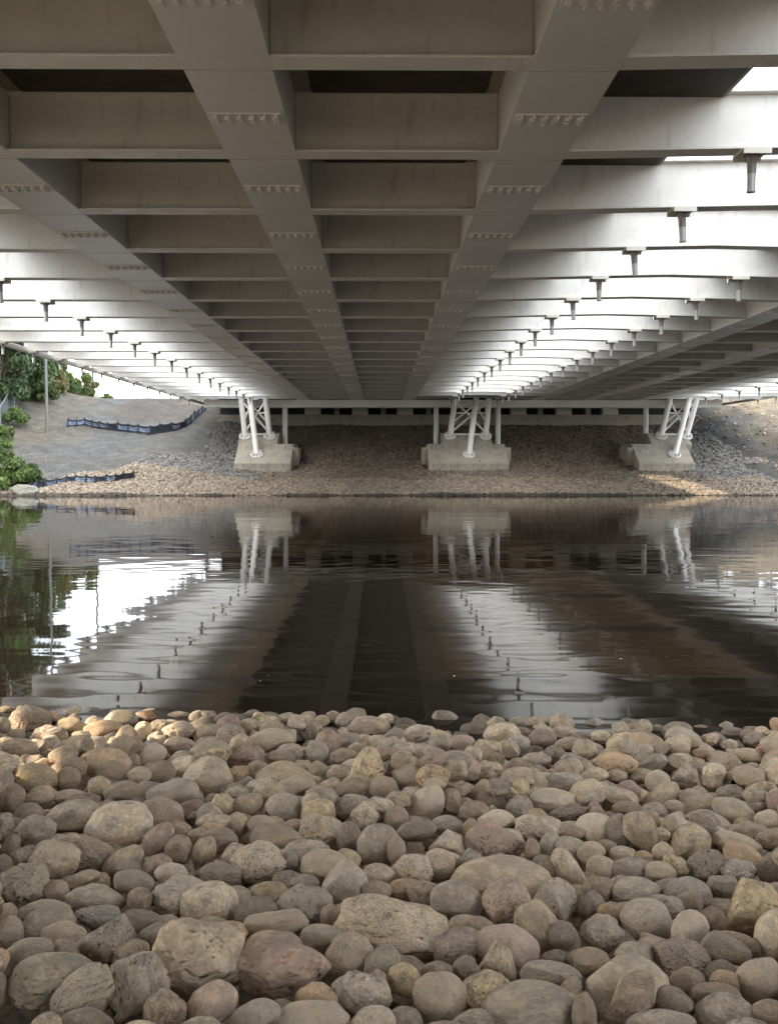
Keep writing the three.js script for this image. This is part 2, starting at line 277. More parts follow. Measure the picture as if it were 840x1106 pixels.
// ------------------------------------------------------------------ far bank: rip-rap, abutment, piers
{
  const chip = new THREE.IcosahedronGeometry(1, 1); { const p = chip.attributes.position; for (let i = 0; i < p.count; i++) { const v = V(p.getX(i), p.getY(i), p.getZ(i)); const s = 1 + 0.35 * N3(v.x * 1.3 + 5, v.y * 1.3, v.z * 1.3); p.setXYZ(i, v.x * s, v.y * s * 0.75, v.z * s); } chip.computeVertexNormals(); }
  const list = [], q = new THREE.Quaternion(), e = new THREE.Euler();
  const put = (x, z, r, col) => { e.set(rr(-0.6, 0.6), rnd() * 6.28, rr(-0.6, 0.6)); list.push([new THREE.Matrix4().compose(V(x, farY(x, z) + r * 0.25, z), q.clone().setFromEuler(e), V(r * rr(0.8, 1.4), r * rr(0.7, 1.1), r)), col]); };
  for (let i = 0; i < 90000; i++) {
    const x = rr(-28, 36), d = -0.4 + 22 * rnd() ** 1.15, z = -SHORE - d, n = fbm(x * 0.3, z * 0.3, 1, 3);
    const apron = d < 5 + n * 1.5 + smooth(-x, 9, 14) * 1.0 && x < 25;
    const leftRock = x < -8 && x > -10.5 - Math.max(0, 11 - d) * 1.0 + n * 1.5 - 2;
    const rightRock = x > 20 && x < 25 + n * 2;
    const midRock = x >= -8 && x <= 21 && d < 20.5;
    if (x < -8 && !leftRock && !(d < 1.3 + n && x > -24)) { if (rnd() < 0.03) put(x, z, rr(0.03, 0.07), [0.2, 0.19, 0.17]); continue; }
    if (x > 25 + n * 2 && (d > 2 || rnd() < 0.3) && rnd() < 0.97) continue;
    const wet = d < 0.15, t = rr(0.6, 1.25), pale = rnd() < 0.08 ? 1.35 : 1;
    let c = apron || (x > 26) ? [0.235, 0.185, 0.135] : [0.15, 0.14, 0.127]; if (midRock && !apron) c = [0.175, 0.138, 0.102];
    c = c.map((v) => v * t * pale * (wet ? 0.25 : 1));
    put(x, z, apron ? rr(0.06, 0.14) : leftRock || rightRock ? rr(0.08, 0.17) : rr(0.06, 0.13), c);
  }
  const im = shadowed(new THREE.InstancedMesh(chip, std([1, 1, 1], 0.92), list.length)); im.name = 'riprap'; im.userData.kind = 'stuff';
  list.forEach(([m, c], i) => { im.setMatrixAt(i, m); im.setColorAt(i, new THREE.Color().setRGB(...c)); }); scene.add(im);
}
{
  const ab = thing('bridge_abutment', 'tan concrete abutment wall under the far end of the bridge', 'abutment');
  const joints = [-13.2, -8.6, -4.2, 0.2, 4.6, 9, 13.4, 17.8, 22, 26];
  for (let i = 0; i + 1 < joints.length; i++) mesh('wall_panel', [box(joints[i] + 0.012, joints[i + 1] - 0.012, 3.2, 5.72 + (i % 2) * 0.015, -79, -76.9 + (i % 3) * 0.012)], M.concrete, ab);
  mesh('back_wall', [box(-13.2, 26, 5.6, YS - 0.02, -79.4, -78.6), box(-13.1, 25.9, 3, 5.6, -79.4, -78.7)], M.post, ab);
  for (const x of GX) mesh('bearing_block', [prism([[-77.9, 5.7], [-77.05, 5.7], [-77.05, 6.05], [-77.15, YB - 0.01], [-77.8, YB - 0.01]], x - 0.62, x + 0.62)], M.bearing, ab);
  for (const x of [-3.5, 0.3, 4, 6.7, 9.4, 13.1, 17]) mesh('bearing_block', [box(x - 0.2, x + 0.2, 5.7, YB - 0.01, -77.9, -77.1)], M.concrete, ab);
  const nb = thing('bridge_abutment', 'concrete abutment wall behind the cobble bank', 'abutment');
  mesh('wall_panel', [box(-14, 27.4, 0.5, 3.8, 7.6, 8.6)], M.concrete, nb); for (const x of GX) mesh('bearing_post', [box(x - 0.45, x + 0.45, 3.8, YB - 0.01, 7.75, 8.45)], M.concrete, nb);
}
const GROUP_PIER = 'bridge piers on the far bank';
function pier(label, xc, w, seats, legs, columns, plates) {
  const p = thing('bridge_pier', label, 'pier', [0, 0, 0], GROUP_PIER);
  const [xa, xb] = [xc - w / 2, xc + w / 2];
  const ped = mesh('pedestal', [prism([[-69.2, 0.9], [-64, 0.9], [-64, 1.85], [-66.1, 3.2], [-69.2, 3.2]], xa, xb), prism([[-69.3, 2.4], [-66.4, 2.4], [-66.05, 3.17], [-67.3, 3.99], [-69.3, 3.99]], seats[0], seats[1])], M.concrete, p);
  for (const s of seats.slice(2)) mesh('side_block', [box(s - 0.2, s + 0.2, 0.9, 2.95, -67.9, -65.6)], M.concrete, ped);
  const n = V(0, 0.84, 0.54).normalize();
  for (const [b, t, r] of legs) {
    mesh('strut', [rod(b, t, r, r, 16)], M.white, p);
    const pl = new THREE.CylinderGeometry(0.43, 0.43, 0.07, 24).applyQuaternion(new THREE.Quaternion().setFromUnitVectors(V(0, 1, 0), n)).translate(b.x, b.y + 0.04, b.z + 0.03);
    const ribs = []; for (let i = 0; i < 8; i++) { const a = i * Math.PI / 4; ribs.push(new THREE.BoxGeometry(0.2, 0.22, 0.03).translate(0.28, 0.12, 0).rotateY(a).applyQuaternion(new THREE.Quaternion().setFromUnitVectors(V(0, 1, 0), n)).translate(b.x, b.y + 0.04, b.z + 0.03)); }
    mesh('base_plate', [pl, ...ribs], M.white, p);
  }
  for (const [a, b, r] of plates) mesh('brace', [rod(a, b, r, r, 10)], M.white, p);
  for (const [x, y] of columns) { mesh('column', [rod(V(x, 3.1, -68.35), V(x, 5.9, -68.35), 0.19, 0.19, 16)], M.white, p); }
}
{
  const ZFoot = -64.9, ZBack = -67.0, ZTop = -66.9;
  const tops = (px) => V(atZ(px, 440, ZTop).x, YB + 0.02, ZTop), front = (px) => V(atZ(px, 490, ZFoot).x, 2.42, ZFoot), back = (px) => V(atZ(px, 471, ZBack).x, 3.72, ZBack + 0.1);
  const leg = (a, b) => [a, b, 0.2];
  const mixv = (a, b, t) => a.clone().lerp(b, t);
  function set(f, bl, br, ft, blt, brt) {
    const L = [leg(front(f), tops(ft)), leg(back(bl), tops(blt)), leg(back(br), tops(brt))];
    const [F, BL, BR] = L; const at = ([a, b], t) => mixv(a, b, t);
    const br_ = [[at(BL, 0.95), at(BR, 0.1), 0.07], [at(BR, 0.95), at(BL, 0.1), 0.07], [at(BL, 0.62), at(BR, 0.62), 0.06], [at(BL, 0.06), at(BR, 0.06), 0.07], [at(F, 0.9), at(BL, 0.35), 0.055], [at(F, 0.9), at(BR, 0.35), 0.055]];
    return [L, br_];
  }
  const X = (px, z) => atZ(px, 480, z).x;
  { const [L, b] = set(506, 485.5, 524, 514, 491.5, 528); const x0 = X(463, -64), x1 = X(549, -64); pier('concrete pier with three white struts and two columns, between the other two piers', (x0 + x1) / 2, x1 - x0, [X(477, -66), X(531, -66), x0 - 0.19, x1 + 0.19], L, [[X(471, -68)], [X(538, -68)]], b); }
  { const [L, b] = set(277.5, 265, 291.5, 270, 260.5, 287); const x0 = X(253, -64), x1 = X(313.5, -64); pier('concrete pier with white struts beside the grey gravel slope with silt fences', (x0 + x1) / 2, x1 - x0, [X(257, -66), X(299, -66), x1 + 0.19], L, [[X(307.5, -68)]], b); }
  { const [L, b] = set(728, 713, 740, 744, 723, 752); const x0 = X(690.5, -64), x1 = X(750, -64); pier('concrete pier with strongly leaning white struts beside the tan rocky slope', (x0 + x1) / 2, x1 - x0, [X(704, -66), X(747, -66), x0 - 0.19], L, [[X(698, -68)]], b); }
}
// ------------------------------------------------------------------ silt fences, chain-link fence, poles
function siltFence(label, points, height) {
  const P = points.map(([px, py]) => onGround(px, py, farY));
  const f = thing('silt_fence', label, 'silt fence');
  const at = (i) => { const k = Math.min(Math.floor(i), P.length - 2); return P[k].clone().lerp(P[k + 1], i - k); };
  const N = Math.round((P.length - 1) * 2.2); let prev = null, ph = 0;
  for (let i = 0; i <= N; i++) {
    const b = at(i / N * (P.length - 1)); b.y = farY(b.x, b.z); const h = height * rr(0.82, 1.12), lean = V(rr(-0.08, 0.08), h, rr(-0.06, 0.12));
    mesh('post', [rod(b, b.clone().add(lean.clone().multiplyScalar(1.1)), 0.07, 0.06, 6)], M.post, f);
    const t = b.clone().add(lean);
    if (prev) { // a sagging cloth panel: dark bands above and below, paler cloth between
      const strip = (u0, u1, z) => { const g = new THREE.PlaneGeometry(1, 1, 8, 3), p = g.attributes.position; for (let v = 0; v < p.count; v++) { const s = p.getX(v) + 0.5, w = lerp(u0, u1, p.getY(v) + 0.5); const q = prev[0].clone().lerp(b, s).lerp(prev[1].clone().lerp(t, s), w); q.y -= Math.sin(s * Math.PI) * 0.07 * w; q.z += z + Math.sin(s * 9 + ph) * 0.03 + Math.sin(w * 5 + s * 5) * 0.03; p.setXYZ(v, q.x, q.y, q.z); } g.computeVertexNormals(); return g; };
      mesh('cloth_panel', [strip(0.0, 0.3, 0.03), strip(0.74, 1, 0.03), strip(0.5, 0.56, 0.035)], M.fabric, f);
      mesh('cloth_panel', [strip(0.24, 0.8, 0.02)], rnd() < 0.72 ? M.fabricPale : M.fabric, f);
    }
    prev = [b, t]; ph += 1.3;
  }
}
siltFence('black and blue silt fence sagging along the upper edge of the grey slope', [[73, 461], [95, 460], [112, 464], [136, 467], [162, 470], [190, 466], [205, 460], [214, 450], [222, 443]], 0.62);
siltFence('black and blue silt fence just above the far waterline next to the green bush', [[32, 530], [52, 527], [75, 521], [100, 523], [122, 521], [145, 518]], 0.5);
{
  const f = thing('chain_link_fence', 'grey chain link fence with top rail climbing between green bushes on the far bank', 'fence');
  const pts = [[-20, 65], [0, 70], [16, 76], [32, 82], [50, 85], [70, 90]].map(([px, d]) => { const p = atZ(px, 440, -d); p.y = farY(p.x, p.z) - 0.1; return p; });
  pts.forEach((p, i) => {
    mesh('post', [rod(p, p.clone().add(V(0, 2.1, 0)), 0.045)], M.galv, f);
    if (!i) return; const q = pts[i - 1], up = V(0, 2.05, 0);
    mesh('top_rail', [rod(q.clone().add(up), p.clone().add(up), 0.045)], M.galv, f);
    const wires = []; for (let k = -8; k < 12; k++) { const cut = (s) => clamp(s, 0, 1); for (const dir of [1, -1]) { const s0 = k / 12, s1 = s0 + 8 / 12, a = cut(s0), b = cut(s1); if (b - a < 0.02) continue; const ya = (a - s0) / (s1 - s0), yb = (b - s0) / (s1 - s0); const A = q.clone().lerp(p, a), B = q.clone().lerp(p, b); A.y += 2 * (dir > 0 ? ya : 1 - ya); B.y += 2 * (dir > 0 ? yb : 1 - yb); wires.push(rod(A, B, 0.012, 0.012, 4)); } }
    mesh('wire_mesh', wires, M.galv, f);
  });
  const pole = (px, z, h, label) => { const p = atZ(px, 455, z); p.y = farY(p.x, p.z) - 0.3; const t = thing('utility_pole', label, 'pole', [p.x, p.y, p.z]); mesh('shaft', [rod(V(0, 0, 0), V(0, h, 0), 0.12, 0.09, 12)], M.pole, t); mesh('cap', [rod(V(0, h, 0), V(0, h + 0.12, 0), 0.15, 0.1, 12)], M.galv, t); mesh('arm', [rod(V(0, h - 0.4, 0), V(1.5, h - 0.1, 0.2), 0.05), rod(V(1.4, h - 0.13, 0.18), V(2.0, h - 0.09, 0.26), 0.09, 0.07)], M.galv, t); };
  pole(51, -72, 11, 'thick grey pole standing in front of the tall green tree'); pole(101.5, -92, 12, 'thin grey pole standing alone against the white sky'); pole(1, -74, 11.5, 'grey pole among the leaves at the outer end of the chain link fence');
}
// ------------------------------------------------------------------ trees and bushes
const barkM = std([0.11, 0.085, 0.06], 0.95);
const leafM = [[0.075, 0.13, 0.026], [0.115, 0.17, 0.036], [0.055, 0.1, 0.024], [0.17, 0.155, 0.05]].map((c) => new THREE.MeshPhysicalMaterial({ color: new THREE.Color().setRGB(...c), roughness: 0.7, transmission: 0.35, thickness: 0, side: THREE.DoubleSide, vertexColors: true }));
function leaves(clumps, per, size) {                             // leaf-shaped quads scattered through clumps [centre, radius]
  const pos = [], nor = [], col = [], idx = []; const q = new THREE.Quaternion(), e = new THREE.Euler();
  for (const [c, r] of clumps) {
    const tone = rr(0.65, 1.35);
    for (let i = 0; i < per; i++) {
      const d = V(rr(-1, 1), rr(-1, 1), rr(-1, 1)).normalize().multiplyScalar(r * rnd() ** 0.45); d.y *= 0.75; const p = c.clone().add(d);
      q.setFromEuler(e.set(rr(-1, 1), rnd() * 6.28, rr(-1, 1))); const s = size * rr(0.6, 1.4), n = V(0, 0, 1).applyQuaternion(q), b = pos.length / 3, t = tone * rr(0.7, 1.3);
      for (const [x, y] of [[0, -0.9], [0.42, -0.1], [0, 1], [-0.42, -0.1]]) { const v = V(x * s, y * s, 0).applyQuaternion(q).add(p); pos.push(v.x, v.y, v.z); nor.push(n.x, n.y, n.z); col.push(t * rr(0.9, 1.1), t, t * 0.9); }
      idx.push(b, b + 1, b + 2, b, b + 2, b + 3);
    }
  }
  const g = new THREE.BufferGeometry(); g.setAttribute('position', new THREE.Float32BufferAttribute(pos, 3)); g.setAttribute('normal', new THREE.Float32BufferAttribute(nor, 3)); g.setAttribute('color', new THREE.Float32BufferAttribute(col, 3)); g.setAttribute('uv', new THREE.Float32BufferAttribute(new Float32Array(pos.length / 3 * 2), 2)); g.setIndex(idx); return g;
}
function tree(x, z, h, spread, tone, label, yf = farY, n = 70, per = 420) {
  const y0 = yf(x, z) - 0.2, t = thing('tree', label, 'tree', [x, y0, z], 'trees on the river banks'), wood = [], clumps = [];
  const lean = V(rr(-0.06, 0.06), 1, rr(-0.06, 0.06)), top = lean.clone().multiplyScalar(h * 0.72), r = h * 0.02;
  wood.push(rod(V(0, 0, 0), top.clone().multiplyScalar(0.5), r, r * 0.7), rod(top.clone().multiplyScalar(0.5), top, r * 0.7, r * 0.25));
  for (let i = 0; i < n; i++) {
    const u = rr(0.05, 1), a = rnd() * 6.28, reach = spread * (0.35 + 0.75 * Math.sin(Math.PI * clamp(u * 0.85 + 0.1, 0, 1))) * rr(0.35, 1);
    const base = lean.clone().multiplyScalar(h * 0.7 * clamp(u - 0.12, 0.08, 1)), c = V(Math.cos(a) * reach, h * u * 0.97, Math.sin(a) * reach);
    if (i % 2 === 0) wood.push(rod(base, c, r * 0.32, r * 0.06, 5)); clumps.push([c, rr(0.09, 0.16) * h ** 0.6 * spread ** 0.3]);
  }
  mesh('trunk', wood, barkM, t); mesh('crown', leaves(clumps, per, 0.24), leafM[tone], t);
}
function bush(x, z, w, h, tone, label, yf = farY, per = 150, leaf = 0.13, group = 'bushes on the far bank') {
  const t = thing('bush', label, 'bush', [x, yf(x, z) - 0.1, z], group), clumps = [], wood = [];
  for (let i = 0; i < 16; i++) { const a = rnd() * 6.28, q = rnd() ** 0.5 * w * 0.5, c = V(Math.cos(a) * q, rr(0.12, 0.95) * h * (1 - 0.45 * (q / (w * 0.5)) ** 2), Math.sin(a) * q * 0.8); clumps.push([c, rr(0.22, 0.4) * h ** 0.6]); wood.push(rod(V(0, 0, 0), c, 0.025, 0.01, 4)); }
  mesh('stems', wood, barkM, t); mesh('foliage', leaves(clumps, per, leaf), leafM[tone], t);
}
tree(-30, -76, 17, 4.2, 2, 'tall dense dark green tree behind the thick grey pole', farY, 90, 420);
tree(-37, -70, 23, 4.8, 0, 'tallest leafy tree at the outer end of the chain link fence', farY, 90, 420);
tree(-37, -80, 16, 5, 1, 'broad green tree half hidden behind the bridge edge');
tree(-34.5, -86, 12, 3.6, 1, 'smaller green tree behind the fence beside the tall dark one');
tree(-35, -77, 13, 3.6, 1, 'light green tree close behind the chain link fence');
tree(-36.5, -60, 25, 5.4, 2, 'tallest dark green waterside tree mirrored in the river', farY, 110, 420);
tree(-37, -52, 24, 5.4, 0, 'tall green tree leaning out over the far river edge', farY, 110, 380);
tree(-41, -67, 27, 6, 1, 'light green giant tree behind the waterside trees', farY, 110, 380);
tree(-42, -77, 26, 6, 2, 'dark giant tree at the back of the riverside wood', farY, 110, 380);
const bushAt = (px, py, z, w, h, tone, label, leaf) => { const p = atZ(px, py, z); bush(p.x, p.z, w, h, tone, label, farY, 330, leaf ?? 0.15); };
bushAt(66, 430, -86, 3.4, 3.0, 0, 'dark green bush on the bank top behind the end of the chain link fence');
bushAt(58, 430, -84, 2.0, 2.4, 3, 'yellow brown bush beside the fence end');
bushAt(80, 430, -88, 3.2, 2.6, 1, 'bright green rounded bush, outermost on the bank top');
bushAt(90, 430, -92, 2.6, 2.2, 3, 'thin brownish bush next to the thin grey pole');
bushAt(40, 430, -80, 3.0, 2.6, 1, 'light green bush behind the chain link fence');
bushAt(30, 440, -83, 2.8, 2.6, 0, 'leafy bush between the tree trunk and the thick grey pole');
bushAt(20, 440, -81, 3.0, 2.0, 0, 'leafy bush pushing through the chain link fence');
bushAt(6, 450, -72, 3.0, 1.8, 1, 'green bush in front of the chain link fence');
bushAt(-16, 460, -66, 3.4, 2.2, 1, 'wide green bush at the upper edge of the grey slope');
bushAt(116, 432, -93, 0.9, 0.6, 1, 'tiny green tuft alone on the bare bank top');
bushAt(8, 530, -57.6, 3.0, 2.1, 1, 'bright green waterside bush at the end of the lower silt fence');
bushAt(30, 530, -58.2, 1.6, 1.3, 0, 'small darker waterside bush leaning over the lower silt fence');
bushAt(-12, 530, -58, 3.4, 2.6, 0, 'large waterside bush at the very edge of the view');
{ const p = atZ(28, 534, -56.3), g = new THREE.IcosahedronGeometry(1, 5), q = g.attributes.position; for (let i = 0; i < q.count; i++) { const s = 1 + 0.3 * fbm(q.getX(i) * 1.2, q.getY(i) * 1.2 + 4, q.getZ(i) * 1.2, 3); q.setXYZ(i, q.getX(i) * s * 0.85, q.getY(i) * s * 0.42, q.getZ(i) * s * 0.5); } g.computeVertexNormals(); const r = tag(mesh('boulder', g, std([0.2, 0.185, 0.15], 0.9)), 'pale flat boulder at the far waterline below the green bush', 'boulder'); r.position.set(p.x, 0.25, p.z); }
// the near bank's trees beside the bridge
const nearTop = (x, z) => Math.min(bankY(x, z) - 0.3, 3.3);
for (const [x, z, h, s, t, l] of NEARTREES) tree(x, z, h, s, t, l, nearTop, 50, 240);
// ------------------------------------------------------------------ cobbles: shapes and materials
const SHAPES = { egg: [], slab: [], lump: [], angular: [] };
function cobbleGeo(kind, s, detail) {
  const g = new THREE.IcosahedronGeometry(1, detail), p = g.attributes.position, n = g.attributes.normal, planes = [];
  const cuts = { egg: 7, slab: 5, lump: 7, angular: 11 }[kind], soft = { egg: 0.13, slab: 0.1, lump: 0.1, angular: 0.045 }[kind];
  for (let i = 0; i < cuts; i++) planes.push([V(rr(-1, 1), rr(-1, 1), rr(-1, 1)).normalize(), kind === 'angular' ? rr(0.62, 0.86) : rr(0.74, 0.98)]);
  if (kind === 'slab') planes.push([V(0, 1, 0.1).normalize(), rr(0.6, 0.75)], [V(0.1, -1, 0).normalize(), rr(0.65, 0.8)]);
  const lowA = { egg: 0.1, slab: 0.12, lump: 0.22, angular: 0.1 }[kind], hiA = { egg: 0.006, slab: 0.01, lump: 0.022, angular: 0.017 }[kind], taper = rr(-0.25, 0.25), sx = s * 13.7;
  const f = (d) => {
    let r = 1 + lowA * N3(d.x * 1.1 + sx, d.y * 1.1, d.z * 1.1) + lowA * 0.5 * N3(d.x * 2.3, d.y * 2.3 + sx, d.z * 2.3) + taper * 0.5 * d.x;
    for (const [q, h] of planes) { const c = d.dot(q); if (c > 0.05) { const lim = h / c, k = soft, t = clamp(0.5 + 0.5 * (r - lim) / k, 0, 1); r = lerp(r, lim, t) - k * t * (1 - t); } }
    r += hiA * fbm(d.x * 4 + sx, d.y * 4, d.z * 4, 4, 0.6);
    if (kind === 'lump' || kind === 'angular') { const c = N3(d.x * 2.1 + sx * 2, d.y * 2.1, d.z * 2.1); r -= 0.05 * smooth(0.09 - Math.abs(c), 0, 0.09); }
    return d.clone().multiplyScalar(r);
  };
  let m = 0; const lo = V(9, 9, 9), hi = V(-9, -9, -9), d = V(0, 0, 0), P = [];
  for (let i = 0; i < p.count; i++) { d.fromBufferAttribute(p, i).normalize(); const v = f(d); P.push(v); lo.min(v); hi.max(v); }
  const mid = lo.clone().add(hi).multiplyScalar(0.5), half = hi.clone().sub(lo).multiplyScalar(0.5);
  const t1 = V(0, 0, 0), t2 = V(0, 0, 0);
  for (let i = 0; i < p.count; i++) {
    d.fromBufferAttribute(p, i).normalize(); t1.set(d.y, -d.x, 0); if (t1.lengthSq() < 0.01) t1.set(0, d.z, -d.y); t1.normalize(); t2.crossVectors(d, t1);
    const e = 0.012, a = f(d.clone().addScaledVector(t1, e).normalize()).sub(P[i]).divide(half), b = f(d.clone().addScaledVector(t2, e).normalize()).sub(P[i]).divide(half);
    const nn = b.cross(a).normalize(); if (nn.dot(d) < 0) nn.negate(); n.setXYZ(i, nn.x, nn.y, nn.z);
  }
  for (let i = 0; i < p.count; i++) { const v = P[i].sub(mid).divide(half); p.setXYZ(i, v.x, v.y, v.z); }
  return g;
}
const KINDS = Object.keys(SHAPES);
KINDS.forEach((k, j) => { for (let i = 0; i < 8; i++) SHAPES[k].push(cobbleGeo(k, i + j * 10 + 1, 13)); });
// stone skins: noise in three dimensions wrapped round the stone
const SKINS = ['speckle', 'mottle', 'band', 'plain', 'dusty'].map((kind, n) => {
  const W = 1024, H = 512, col = new Uint8Array(W * H * 4), bump = new Uint8Array(W * H * 4);
  for (let j = 0; j < H; j++) for (let i = 0; i < W; i++) {
    const lat = (j / H - 0.5) * Math.PI, lon = i / W * 2 * Math.PI, x = Math.cos(lat) * Math.cos(lon) + n * 9, y = Math.sin(lat), z = Math.cos(lat) * Math.sin(lon);
    const big = fbm(x * 1.6, y * 1.6, z * 1.6, 3), fine = N3(x * 26, y * 26, z * 26), grain = N3(x * 60, y * 60, z * 60), med = fbm(x * 7, y * 7, z * 7, 3, 0.6);
    let v = 0.8 + big * 0.07 + med * 0.045 + fine * 0.02 + grain * 0.03, warm = big * 0.03 + N3(x * 3, y * 3 + 7, z * 3) * 0.03;
    if (kind === 'speckle') { v += smooth(fine + grain * 0.5, 0.2, 0.5) * 0.07 - smooth(-fine - grain * 0.6, 0.2, 0.5) * 0.17; }
    if (kind === 'mottle') { v += smooth(med, 0.1, 0.5) * 0.07 - smooth(-big, 0.05, 0.5) * 0.08; warm += smooth(big, 0, 0.5) * 0.02; }
    if (kind === 'band') { const b = Math.sin((y * 1.0 + z * 0.4) * 14 + big * 5 + med * 1.5); v += b * 0.05 - smooth(b, 0.75, 1) * 0.08; }
    if (kind === 'dusty') { v += smooth(big + med * 0.4, -0.1, 0.4) * 0.06 - 0.02; warm += 0.01; }
    const crack = smooth(0.025 - Math.abs(N3(x * 2.2 + 4, y * 2.2, z * 2.2) + med * 0.12), 0, 0.025); v -= crack * (kind === 'plain' ? 0.03 : 0.09);
    const pit = smooth(N3(x * 17, y * 17, z * 17), 0.42, 0.62); v -= pit * 0.03;
    const o = (j * W + i) * 4; v = clamp(v, 0.1, 0.98);
    col[o] = clamp(v * (1 + warm * 0.5), 0, 1) * 255; col[o + 1] = v * 255; col[o + 2] = clamp(v * (1 - warm), 0, 1) * 255; col[o + 3] = 255;
    bump[o] = bump[o + 1] = bump[o + 2] = clamp(0.5 + med * 0.3 + fine * 0.12 + grain * 0.1 - crack * 0.2 - pit * 0.12, 0, 1) * 255; bump[o + 3] = 255;
  }
  const mk = (a, s) => { const t = new THREE.DataTexture(a, W, H); t.wrapS = THREE.RepeatWrapping; t.magFilter = THREE.LinearFilter; if (s) t.colorSpace = THREE.SRGBColorSpace; t.needsUpdate = true; return t; };
  return [mk(col, true), mk(bump, false)];
});
const TONES = {
  tan: [0.41, 0.345, 0.245], grey: [0.345, 0.31, 0.245], brown: [0.295, 0.235, 0.165], pale: [0.49, 0.43, 0.325], pink: [0.40, 0.31, 0.245], gold: [0.44, 0.36, 0.22], dark: [0.225, 0.195, 0.155], rust: [0.42, 0.23, 0.12],
  blue: [0.31, 0.295, 0.255], olive: [0.30, 0.27, 0.195], red: [0.285, 0.205, 0.16], purple: [0.26, 0.215, 0.18], orange: [0.44, 0.315, 0.19],
};
const skinMat = new Map();
for (const t of Object.values(TONES)) [0.365, 0.32, 0.25].forEach((m, i) => { t[i] = lerp(t[i], m, 0.26); });
function stoneMaterial(tone, skin, shade) {
  const s = Math.round(shade * 4) / 4, key = tone + skin + s;
  if (!skinMat.has(key)) { const c = TONES[tone].map((v, i) => v * [1.25, 1.13, 1.06][i] * (1 + s * 0.16) / 0.66); skinMat.set(key, std(c, s < -2 ? 0.4 : 0.88, { map: SKINS[skin][0], bumpMap: SKINS[skin][1], bumpScale: 0.005 })); }
  return skinMat.get(key);
}
